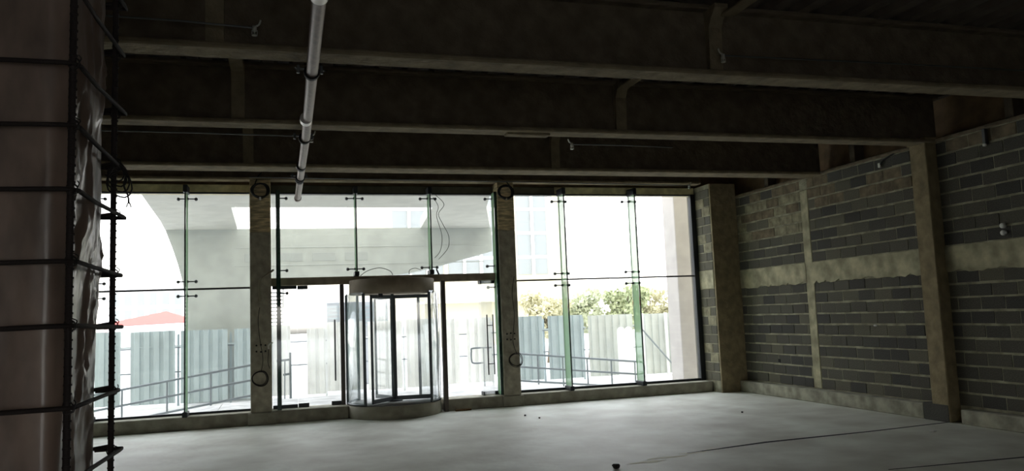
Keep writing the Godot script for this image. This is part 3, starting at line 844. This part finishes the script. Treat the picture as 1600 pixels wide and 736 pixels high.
func outside() -> void:
	tag(put("ground", boxm(V(-60, -0.4, 22.3), V(60, -0.02, 80)), M.ground), "pale paved goods yard behind the building, out of view", "ground", "", "structure")
	tag(put("ground", boxm(V(-120, -0.8, -160), V(140, -0.5, -0.42)), M.ground), "pale sunlit paved yard outside the glass front", "ground", "", "structure")
	var te := base("entrance_terrace", V(2, 0, -2), "pale raised entrance terrace with ramps outside the doors", "terrace", "", "structure")
	put("platform", boxm(V(-1.3, -0.5, -2.6) - te.position, V(5.6, 0.18, -0.42) - te.position, 0.02), M.terrace, te)
	for s in [[-1.3, -6.5], [5.6, 10.4]]:
		var st := start()
		prism(st, PackedVector2Array([V2(s[0], -0.5), V2(s[1], -0.5), V2(s[1], -0.48), V2(s[0], 0.175)]), -2.5 - te.position.z, -0.9 - te.position.z, Transform3D(Basis(), V(-te.position.x, 0, 0)))
		put("ramp", done(st), M.terrace, te)
	for k in 3:
		put("step", boxm(V(-0.6, -0.5, -2.6 - 0.32 * (k + 1)) - te.position, V(5.2, 0.18 - 0.16 * (k + 1), -2.6 - 0.32 * k) - te.position, 0.012), M.terrace, te)
	# fences
	fence("blue grey corrugated fence panels beyond the left glass bay", -10.0, [[-7.6, -5.4, -0.4, 1.78], [-5.36, -4.66, -0.38, 1.79], [-4.4, -3.16, -0.4, 1.76, 0.004], [-3.02, -1.68, -0.42, 1.745], [-1.5, -0.55, -0.4, 1.74, -0.004]], -7.6, -0.5, M.sheet_blue, [-5.0, -3.1, -1.6])
	fence("narrow pale corrugated fence panels seen through the closed glass door and the revolving door", -10.2, [[-0.45, 0.18, -0.4, 1.78], [0.68, 1.27, -0.42, 1.64], [1.29, 2.45, -0.36, 1.83], [2.6, 3.7, -0.4, 1.8], [3.85, 4.98, -0.4, 1.82]], -0.45, 5.0, M.sheet_white, [1.28, 3.78])
	fence("pale corrugated fence panels seen through the open glass door", -10.0, [[5.05, 5.58, -0.36, 1.78, 0.004], [5.84, 6.7, -0.36, 1.78]], 5.05, 7.4, M.sheet_white, [5.2, 6.75])
	fence("blue grey corrugated fence panels beyond the first pane of the right glass bay", -10.0, [[7.45, 8.5, -0.4, 1.76], [8.72, 9.98, -0.42, 1.74]], 7.45, 10.1, M.sheet_blue, [8.6, 10.05])
	var pf := fence("warm pale corrugated fence panels beyond the far right pane with a leaning brace", -10.0, [[10.2, 11.9, -0.42, 1.70], [12.25, 13.2, -0.45, 1.68, -0.006], [13.22, 15.2, -0.45, 1.68]], 10.2, 15.2, M.sheet_pale, [14.2])
	for x in [12.2, 13.12]: put("post", boxm(V(x - 10.2 - 0.045, -0.05, 0.16), V(x - 10.2 + 0.045, 2.2, 0.24), 0.01), M.white_wall, pf)
	put("brace", tubem([V(1.9, 1.72, 0.22), V(3.05, 0.35, 0.32)], 0.03, 8), M.rail_grey, pf)
	var wb := base("scalloped_board", V(11.28, -0.5, -9.3), "narrow white board with a scalloped top standing before the right fence", "board")
	var sp := PackedVector2Array([V2(-0.28, 0), V2(0.28, 0), V2(0.28, 1.62)])
	for k in 2:
		for j in 7:
			var t := PI * j / 6.0
			sp.append(V2(0.14 - 0.28 * k + 0.14 * cos(t) * 0.9, 1.64 + 0.13 * sin(t)))
	sp.append(V2(-0.28, 1.62))
	var st := start()
	prism(st, sp, -0.03, 0.03)
	put("board", done(st), M.white_wall, wb)
	# railings
	railing("ramp_railing", [V(-5.3, -0.45, -3.0), V(-0.55, 0.23, -3.0)], [0.735, 0.40, 0.06], 6, "three bar grey ramp railing climbing to the right beyond the left glass bay")
	railing("ramp_railing", [V(5.3, 0.22, -3.0), V(8.78, -0.18, -3.0)], [0.68, 0.36, 0.02], 6, "three bar grey ramp railing falling to the right beyond the right glass bay")
	var lp := base("handrail_loop", V(4.25, 0.18, -2.5), "thin pale handrail end loop seen through the open glass door", "handrail")
	put("loop", tubem(smooth_path([V(0.5, 0.9, 0), V(0.05, 0.9, 0), V(0.0, 0.83, 0), V(0.0, 0.62, 0), V(0.06, 0.55, 0), V(0.3, 0.55, 0)], 6), 0.02, 8), M.rail_grey, lp)
	put("post", tubem([V(0.3, -0.0, 0), V(0.3, 0.9, 0)], 0.02, 8), M.rail_grey, lp)
	var lp2 := base("handrail_loop", V(8.80, 0.05, -2.97), "rounded end loop finishing the right ramp railing", "handrail")
	put("loop", tubem(smooth_path([V(0, 0.45, 0), V(0.1, 0.42, 0), V(0.13, 0.3, 0), V(0.1, 0.17, 0), V(0, 0.13, 0)], 6), 0.024, 8), M.rail_grey, lp2)
	var dr := base("step_handrail", V(0.12, 0.02, -3.0), "short grey handrail with two posts seen through the left sidelight", "handrail")
	put("post", boxm(V(-0.025, 0.0, -0.025), V(0.03, 1.16, 0.025), 0.006), M.rail_grey, dr)
	for q in [[1.0, -0.30], [0.68, -0.16]]: put("rail", tubem([V(q[1], q[0] - 0.02, 0), V(0, q[0], 0)], 0.026, 8), M.rail_grey, dr)
	put("post", tubem([V(-0.13, 0.0, 0.02), V(-0.12, 1.0, 0.02)], 0.014, 8), M.rail_grey, dr)
	# canopy with a roof opening and a curved outline
	var ca := base("entrance_canopy", V(2, -0.5, -6), "large pale grey entrance canopy with a curved left edge and a roof opening", "canopy")
	var o := ca.position
	var tf := Transform3D(Basis(V(1, 0, 0), V(0, 0, -1), V(0, 1, 0)), V(0, 4.9, 0) - o)     # outline given as (x, -z)
	st = start()
	prism(st, PackedVector2Array([V2(-2.95, 0.9), V2(-3.1, 3.43), V2(-3.23, 5.6), V2(5.55, 5.6), V2(4.55, 0.9)]), 0.0, 0.35, tf)
	prism(st, PackedVector2Array([V2(-3.23, 5.6), V2(-3.38, 8.3), V2(-3.56, 10.6), V2(-1.42, 10.6), V2(-1.3, 5.6)]), 0.0, 0.35, tf)
	prism(st, PackedVector2Array([V2(4.0, 5.6), V2(4.5, 10.6), V2(6.95, 10.6), V2(5.55, 5.6)]), 0.0, 0.35, tf)
	put("roof_slab", done(st), M.canopy, ca)
	st = start()
	var arch := PackedVector2Array([V2(-2.95, -0.5), V2(-2.95, 2.47), V2(-3.05, 3.27), V2(-3.18, 3.8), V2(-3.33, 4.28), V2(-3.5, 4.75), V2(-3.56, 4.92), V2(7.0, 4.92), V2(7.0, 4.08), V2(6.79, 4.02), V2(5.9, 3.80), V2(5.19, 3.61), V2(4.2, 3.4), V2(3.0, 3.25), V2(-0.2, 3.2), V2(-0.62, 3.05), V2(-0.62, -0.5)])
	prism(st, arch, -11.8, -10.6, Transform3D(Basis(), -o))
	put("portal_beam", done(st), M.canopy_beam, ca)
	for y in [4.30, 3.72]: put("ledge", boxm(V(-1.5, y - 0.015, -10.62) - o, V(6.7, y + 0.015, -10.585) - o, 0.005), M.canopy_beam, ca)
	for k in 4: put("recess_panel", boxm(V(-1.2 + 1.05 * k, 3.84, -10.615) - o, V(-0.45 + 1.05 * k, 4.12, -10.59) - o, 0.004), M.canopy_recess, ca)
	# portal wing at the right
	tag(put("portal_pillar", boxm(V(10.6, -0.5, -4.7), V(12.2, 8.0, -4.0), 0.02), M.pillar), "tall plain pale pillar outside the far right pane", "pillar")
	# louvred screen
	var lv := base("louvre_screen", V(-0.3, 1.75, -11.0), "small white louvred screen seen in the left sidelight above the fence", "louvre")
	for k in 10: put("slat", boxm(V(-0.25, 0.12 * k, -0.03), V(0.25, 0.12 * k + 0.05, 0.03), 0.006, Transform3D(Basis(), V(0, 0, 0))), M.cabin_grey, lv)
	for s in [-0.27, 0.27]: put("stile", boxm(V(s - 0.03, -0.9, -0.04), V(s + 0.03, 1.25, 0.04)), M.white_wall, lv)
	# site cabin
	var cb := base("site_cabin", V(2.6, -0.5, -14), "grey ribbed site cabin beyond the fence, seen through the revolving door", "cabin")
	put("shell", boxm(V(-1.1, 0, -2.4), V(1.15, 3.05, 0), 0.02), M.cabin_grey, cb)
	for k in 6: put("rib", boxm(V(-1.1, 2.15 + 0.14 * k, 0.0), V(1.15, 2.2 + 0.14 * k, 0.03)), M.sheet_blue, cb)
	# red roofed pavilion
	var rp := base("red_pavilion", V(-5.9, -0.5, -26), "low pavilion with a faded red hipped roof beyond the left fence", "pavilion")
	st = start()
	var e := [V(-2.9, 2.5, 1.6), V(1.9, 2.62, 1.6), V(1.9, 2.62, -1.6), V(-2.9, 2.5, -1.6)]
	var apex := V(0.35, 3.18, 0)
	for k in 4: tri(st, e[k], e[(k + 1) % 4], apex)
	quad(st, e[3], e[2], e[1], e[0])
	put("roof", done(st), M.red_roof, rp)
	for q in [[-2.6, 1.4], [1.6, 1.4], [1.6, -1.4], [-2.6, -1.4]]: put("post", boxm(V(q[0] - 0.06, 0, q[1] - 0.06), V(q[0] + 0.06, 2.55, q[1] + 0.06)), M.white_wall, rp)
	# buildings
	var lb := base("white_building", V(-11, -0.5, -62), "faint white low building far beyond the left glass bay", "building")
	put("walls", boxm(V(-4.5, 0, -8), V(2.6, 6.0, 0)), M.white_wall, lb)
	for k in 6:
		for j in 2: put("window", boxm(V(-3.9 + 1.05 * k, 3.0 + 1.5 * j, -0.05), V(-3.3 + 1.05 * k, 4.1 + 1.5 * j, 0.04)), M.far_window, lb)
	var bb := base("tall_building", V(14, -0.5, -46), "tall cream building with rows of grey windows between white piers, far beyond the fence", "building")
	put("walls", boxm(V(-8.3, 0, -12), V(8.4, 17.5, 0)), M.cream, bb)
	for q in [[-5.7, 1.15], [-4.3, 1.15], [-2.9, 1.15], [-1.3, 1.15], [0.1, 1.15], [1.5, 1.15], [4.55, 1.15], [5.95, 1.15]]:
		var nf := put("window_strip", boxm(V(q[0], 5.6, -0.1), V(q[0] + q[1], 16.0, 0.06)), M.far_window, bb)
		for j in 5: put("spandrel", boxm(V(q[0], 6.9 + 2.0 * j, 0.0), V(q[0] + q[1], 7.15 + 2.0 * j, 0.09)), M.white_wall, nf)
	for x in [-4.5, -3.1, -1.6, -0.1, 1.3, 2.75, 5.75, 7.3]: put("pier", boxm(V(x - 0.02, 5.2, 0), V(x + 0.2, 17.0, 0.25)), M.white_wall, bb)
	put("base_canopy", boxm(V(-8.3, 3.4, 0), V(8.6, 4.9, 1.2), 0.05), M.cream, bb)
	# trees
	var spots := [[12.1, -20.0, 3.5, 1.5, "leaf_yellow", "pale yellow green tree above the fence left of the first green fin"], [14.6, -21.0, 3.75, 1.7, "leaf_pale", "pale bushy tree above the fence between the two green fins"], [16.5, -20.5, 3.8, 1.5, "leaf_green", "green bushy tree above the fence behind the second green fin"], [18.2, -21.5, 3.5, 1.6, "leaf_yellow", "yellowish tree above the fence left of the pale pillar"], [20.1, -20.0, 3.6, 1.5, "leaf_green", "green tree above the fence partly behind the pale pillar"], [13.4, -23.5, 3.3, 1.6, "leaf_pale", "paler tree set back behind the fence trees"]]
	for i in spots.size():
		var s: Array = spots[i]
		tree(V(s[0], -0.5, s[1]), s[2], s[3], s[4], s[5], 100 + i)

# ---------------------------------------------------------------- wrapped column in its rebar cage
func wrapped_column() -> void:
	var x1 := -0.545
	var x0 := -1.12
	var z1 := 13.585
	var z0 := 13.135
	var col := base("wrapped_column", V((x0 + x1) / 2, 0, (z0 + z1) / 2), "square column wrapped in creased plastic film at the left, inside a rebar cage", "column")
	var o := col.position
	put("core", boxm(V(x0 + 0.04, 0, z0 + 0.04) - o, V(x1 - 0.04, 4.93, z1 - 0.04) - o), M.core_concrete, col)
	var n1 := FastNoiseLite.new()
	n1.seed = 19
	n1.frequency = 1.0
	var n2 := FastNoiseLite.new()
	n2.seed = 77
	n2.frequency = 1.0
	n2.noise_type = FastNoiseLite.TYPE_CELLULAR
	n2.cellular_return_type = FastNoiseLite.RETURN_DISTANCE
	var wx := x1 - x0
	var wz := z1 - z0
	var per := 2.0 * (wx + wz)
	var nu := 190
	var nv := 260
	var film_at := func(i: int, j: int) -> Vector3:
		var s := per * (i % nu) / nu
		var y := 4.93 * j / nv
		var p: Vector3
		var nrm: Vector3
		if s < wx: p = V(x0 + s, y, z1); nrm = V(0, 0, 1)
		elif s < wx + wz: p = V(x1, y, z1 - (s - wx)); nrm = V(1, 0, 0)
		elif s < 2 * wx + wz: p = V(x1 - (s - wx - wz), y, z0); nrm = V(0, 0, -1)
		else: p = V(x0, y, z0 + (s - 2 * wx - wz)); nrm = V(-1, 0, 0)
		var c := V(p.x - (x0 + x1) / 2, 0, p.z - (z0 + z1) / 2)
		var edge := minf(wx / 2 - absf(c.x), wz / 2 - absf(c.z))
		var face := 1.0 if nrm.x > 0.5 else 0.12
		# long leaning folds and small crumples
		var ridge := 1.0 - absf(n1.get_noise_3d(p.x * 5.0 + y * 0.9, y * 0.7, p.z * 5.0 + y * 0.5)) * 3.0
		var fold := 0.016 * pow(maxf(ridge, 0.0), 3.0)
		var crumple := 0.006 * n2.get_noise_3d(p.x * 16.0, y * 9.0, p.z * 16.0) + 0.009 * n1.get_noise_3d(p.x * 8.0 + 9.0, y * 3.0, p.z * 8.0)
		var d := (fold + crumple) * face
		var along: float = (s - wx) / wz
		if nrm.x > 0.5:
			var bulge := smoothstep(1.5, 2.3, y)
			d += 0.018 * bulge * sin(PI * clampf(along, 0.0, 1.0)) + (bulge - 0.5) * 0.014 * along
			d *= smoothstep(0.0, 0.08, along)
		return p + nrm * (d + 0.002) - c.normalized() * 0.012 * smoothstep(0.03, 0.0, minf(wx / 2 - absf(c.x) + wz / 2 - absf(c.z), 0.03))
	var st := start(true)
	st.set_smooth_group(0)
	var grid := []
	for j in nv + 1:
		var row := PackedVector3Array()
		for i in nu: row.append(film_at.call(i, j) - o)
		grid.append(row)
	for j in nv:
		for i in nu:
			var k := (i + 1) % nu
			quad(st, grid[j][i], grid[j][k], grid[j + 1][k], grid[j + 1][i])
	put("film_wrap", done(st), M.film, col)
	# cage
	var cg := base("rebar_cage", V((x0 + x1) / 2, 0, (z0 + z1) / 2), "dark rusty rebar cage of upright bars and tied hoops round the wrapped column", "rebar cage")
	var cx1 := -0.513
	var cx0 := -1.15
	var cz1 := 13.615
	var cz0 := 13.10
	for q in [[cx1, cz1], [cx1 + 0.002, cz0 + 0.01], [cx0, cz1], [cx0, cz0]]:
		st = start()
		tube(st, [V(q[0], 0, q[1]) - o, V(q[0] - 0.002, 2.2, q[1]) - o, V(q[0], 4.9, q[1]) - o], 0.0085, 10)
		var y := 0.03
		while y < 4.88:                     # rolled ribs of the bar
			tube(st, [V(q[0] - 0.001, y, q[1]) - o, V(q[0] - 0.001, y + 0.005, q[1]) - o], 0.0102, 8)
			y += 0.022 if (y > 1.2 and y < 3.2) else 0.09
		put("upright_bar", done(st), M.rebar, cg)
	var levels := [0.09, 0.26, 0.43, 0.61, 0.78, 0.96, 1.13, 1.30, 1.475, 1.66, 1.85, 2.02, 2.195, 2.36, 2.525, 2.72, 2.89, 3.07, 3.24, 3.42, 3.6, 3.78, 3.96, 4.14, 4.32, 4.5, 4.68, 4.84]
	for li in levels.size():
		var y: float = levels[li] + rng.randf_range(-0.006, 0.006)
		var tilt := rng.randf_range(-0.012, 0.012)
		var hx := cx1 + 0.012
		var end_x := hx + rng.randf_range(0.004, 0.02)
		var pts := [V(hx - 0.06, y + tilt, cz0 - 0.012), V(end_x, y + tilt, cz0 - 0.014), V(end_x - 0.002, y + tilt * 0.9, cz0 + 0.02), V(hx, y + tilt * 0.4, (cz0 + cz1) / 2 + 0.05), V(hx, y, cz1 - 0.02), V(hx - 0.012, y, cz1 + 0.006), V(hx - 0.04, y, cz1 + 0.01), V(-0.85, y - 0.003 + tilt * 0.3, cz1 + 0.012), V(cx0, y, cz1 + 0.01), V(cx0 - 0.01, y, cz1 - 0.01), V(cx0 - 0.01, y, cz0), V(cx0 + 0.02, y, cz0 - 0.012), V(hx - 0.1, y + tilt, cz0 - 0.012), V(hx - 0.01, y + tilt + 0.012, cz0 - 0.0)]
		var local := []
		for p in pts: local.append(p - o)
		put("hoop", tubem(local, 0.0062, 8), M.rebar, cg)
		# tie wire at the two right-hand bars
		for q in [[cx1, cz1], [cx1, cz0]]:
			st = start()
			tube(st, ring_path(V(q[0] + 0.002, y, q[1]) - o, 0.014, 0.014, 2.0, 10, 0.1, 0.01), 0.0014, 5)
			tube(st, smooth_path([V(q[0] + 0.014, y, q[1] + 0.01) - o, V(q[0] + 0.02, y + 0.012, q[1] + 0.012) - o, V(q[0] + rng.randf_range(0.0, 0.02), y + 0.02, q[1] + 0.015) - o], 4), 0.0016, 5)
			put("tie_wire", done(st), M.wire, cg)
	# tangle of wire on the far bar
	var tg := base("wire_tangle", V(-0.503, 2.335, 13.115), "tangled dark wire bunch hooked on the right bar of the rebar cage", "wire")
	st = start()
	for k in 4: tube(st, ring_path(V(0.0 + 0.004 * k, 0.0 - 0.012 * k, 0.002 * k), 0.022 + 0.004 * k, 0.03 + 0.006 * k, 1.2, 16, 0.15, 0.02), 0.0026, 5)
	put("loops", done(st), M.wire, tg)
	put("tail", tubem(smooth_path([V(0.01, 0.03, 0.0), V(0.03, 0.0, 0.01), V(0.022, -0.04, 0.01), V(0.034, -0.075, 0.01), V(0.037, -0.10, 0.012)]), 0.0028, 6), M.wire, tg)
	put("frayed_end", tubem(smooth_path([V(0.03, -0.112, 0.012), V(0.037, -0.096, 0.012), V(0.044, -0.112, 0.012)], 4), 0.002, 5), M.wire, tg)
	put("hook", tubem(smooth_path([V(-0.03, -0.012, 0.02), V(-0.012, -0.02, 0.02), V(0.0, -0.03, 0.018)], 4), 0.003, 5), M.wire, tg)

# ---------------------------------------------------------------- pipes below the ceiling
func pipes() -> void:
	var p := base("ceiling_pipe", V(0.24, 4.06, 7.0), "long grey ceiling pipe with couplings running towards the glass front", "pipe")
	var x := 0.0
	put("pipe", tubem([V(x + 0.012, 0, -5.5), V(x + 0.03, 0, -0.6), V(x - 0.01, 0, 8.0)], 0.052, 20), M.pipe_paint, p)
	for z in [-3.7, -2.6, 0.1, 3.55]:
		put("coupling", tubem([V(x + 0.01, 0, z - 0.06), V(x + 0.01, 0, z + 0.06)], 0.066, 18), M.rubber if z < -2.0 else M.pipe_band, p)
	put("end_cap", tubem([V(x + 0.012, 0, -5.62), V(x + 0.012, 0, -5.5)], 0.062, 18), M.pipe_paint, p)
	for z in [-3.5, -0.83, 1.78]:
		var st := start()
		tube(st, [V(x + 0.015, 0, z - 0.025), V(x + 0.015, 0, z + 0.025)], 0.07, 18)
		box(st, V(x + 0.0, 0.06, z - 0.012), V(x + 0.03, 0.15, z + 0.012), 0.003)
		put("clamp", done(st), M.rubber, p)
		st = start()
		tube(st, [V(x - 0.13, 0.035, z), V(x + 0.13, 0.02, z)], 0.011, 8)
		for s in [-1, 1]: box(st, V(x + s * 0.1 - 0.014, -0.01, z - 0.014), V(x + s * 0.1 + 0.014, 0.065, z + 0.014), 0.004)
		put("clamp_bolt", done(st), M.steel, p)
	# sprinkler lines
	var lines := [[V(-1.4, 4.385, 9.0), V(-0.22, 4.36, 9.0), "thin sprinkler line near the camera, left of the ceiling pipe"], [V(-2.6, 4.14, 5.98), V(0.34, 4.13, 5.98), "thin sprinkler line under the second deep beam, crossing the ceiling pipe"], [V(5.3, 4.105, 5.98), V(3.78, 4.115, 5.98), "thin sprinkler line under the second deep beam, at its middle"], [V(-0.6, 4.53, 0.9), V(8.38, 4.45, 0.9), "long thin sprinkler line just above the glass front"], [V(9.2, 4.42, 9.0), V(4.3, 4.37, 9.0), "thin sprinkler line near the camera, at the right"]]
	for l in lines:
		var a: Vector3 = l[1]
		var s := base("sprinkler_line", a, l[2], "sprinkler", "thin sprinkler lines below the ceiling")
		var run: Vector3 = l[0] - a
		put("branch_pipe", tubem([V(0, 0, 0), run * 0.5 + V(0, 0.008, 0), run], 0.009, 8), M.steel, s)
		var st := start()
		var d := signf(run.x)
		lathe(st, [V2(0, -0.075), V2(0.024, -0.07), V2(0.024, -0.064), V2(0.008, -0.06), V2(0.008, -0.035), V2(0.018, -0.03), V2(0.018, 0.015), V2(0.0, 0.02)], 12)
		box(st, V(-0.024, -0.065, -0.004), V(-0.018, -0.02, 0.004))
		box(st, V(0.018, -0.065, -0.004), V(0.024, -0.02, 0.004))
		tube(st, smooth_path([V(0, 0.01, 0), V(-d * 0.035, 0.03, 0), V(-d * 0.05, 0.07, 0)], 4), 0.009, 6)
		put("sprinkler_head", done(st), M.bright_metal, s)

# ---------------------------------------------------------------- loose wires and bits on the floor
func rubble(r: float, sd: int, flat := 0.6) -> ArrayMesh:
	var n := FastNoiseLite.new()
	n.seed = sd
	n.frequency = 1.3
	var st := start()
	var rows := []
	for j in 6:
		var row := []
		for i in 9:
			var th := PI * j / 5.0
			var ph := TAU * (i % 9) / 9.0
			var d := V(sin(th) * cos(ph), cos(th), sin(th) * sin(ph))
			var q := d * r * (1.0 + 0.45 * n.get_noise_3d(d.x, d.y, d.z))
			row.append(V(q.x, (q.y + r) * flat, q.z))
		rows.append(row)
	for j in 5:
		for i in 9:
			var k := (i + 1) % 9
			quad(st, rows[j][i], rows[j][k], rows[j + 1][k], rows[j + 1][i])
	return done(st)

func small_things() -> void:
	tag(put("rubble_lump", rubble(0.05, 1), M.rubble, self, V(3.71, 0, 7.1)), "dark lump of rubble on the floor at the bottom edge of the view", "rubble", "bits of rubble on the floor")
	tag(put("rubble_lump", rubble(0.02, 2), M.rubble, self, V(7.57, 0, 3.67)), "small dark chip of rubble on the floor before the right glass bay", "rubble", "bits of rubble on the floor")
	tag(put("rubble_lump", rubble(0.022, 3), M.rubble, self, V(4.18, 0, 1.93)), "tiny dark chip of rubble nearest the right concrete column", "rubble", "bits of rubble on the floor")
	tag(put("rubble_lump", rubble(0.02, 4), M.rubble, self, V(4.3, 0, 2.4)), "tiny dark chip of rubble a little in front of the right concrete column", "rubble", "bits of rubble on the floor")
	tag(put("paper_scrap", rubble(0.05, 5, 0.25), M.white_plastic, self, V(8.58, 0, 6.79)), "small white scrap on the floor near the tan wall column", "scrap")
	tag(put("wood_offcut", boxm(V(-0.16, 0, -0.03), V(0.16, 0.035, 0.03), 0.005, Transform3D(Basis(Vector3.UP, 0.05), V(0, 0, 0))), M.wood, self, V(3.36, 0.0, 0.47)), "thin brown wood offcut lying at the foot of the upstand below the open door", "wood")
	var w := base("loose_wire", V(2.95, 2.9, 0.1), "thin dark wires dangling in loops beside the second upper fin", "wire", "loose wires at the upper glazing")
	put("strand", tubem(smooth_path([V(0.05, 1.45, 0), V(0.22, 1.25, 0.02), V(0.1, 1.05, 0.02), V(0.18, 0.85, 0.01), V(0.3, 0.6, 0.0), V(0.28, 0.35, 0.0), V(0.08, 0.12, 0)]), 0.006, 6), M.wire, w)
	put("strand", tubem(smooth_path([V(0.0, 1.4, 0), V(0.1, 1.2, 0.02), V(0.06, 1.0, 0.02), V(0.16, 0.6, 0.01), V(0.12, 0.3, 0.0), V(0.0, 0.15, 0)]), 0.006, 6), M.wire, w)
	var w2 := base("loose_wire", V(1.45, 2.72, 0.1), "thin dark wire arching on the transom beside the first upper fin", "wire", "loose wires at the upper glazing")
	put("strand", tubem(smooth_path([V(0, 0, 0), V(0.15, 0.1, 0), V(0.38, 0.15, 0), V(0.58, 0.09, 0), V(0.64, 0, 0)]), 0.007, 6), M.wire, w2)
	var w3 := base("loose_wire", V(2.42, 2.72, 0.1), "short thin wire loop on the transom left of the second upper fin", "wire", "loose wires at the upper glazing")
	put("strand", tubem(smooth_path([V(0, 0, 0), V(0.01, 0.09, 0), V(0.12, 0.13, 0), V(0.24, 0.09, 0)]), 0.006, 6), M.wire, w3)
	tag(put("stub_rod", tubem([V(3.02, 2.7, 0.14), V(2.97, 2.82, 0.14)], 0.016, 8), M.rubber), "short dark rod stub leaning on top of the transom right of the second fin", "rod")
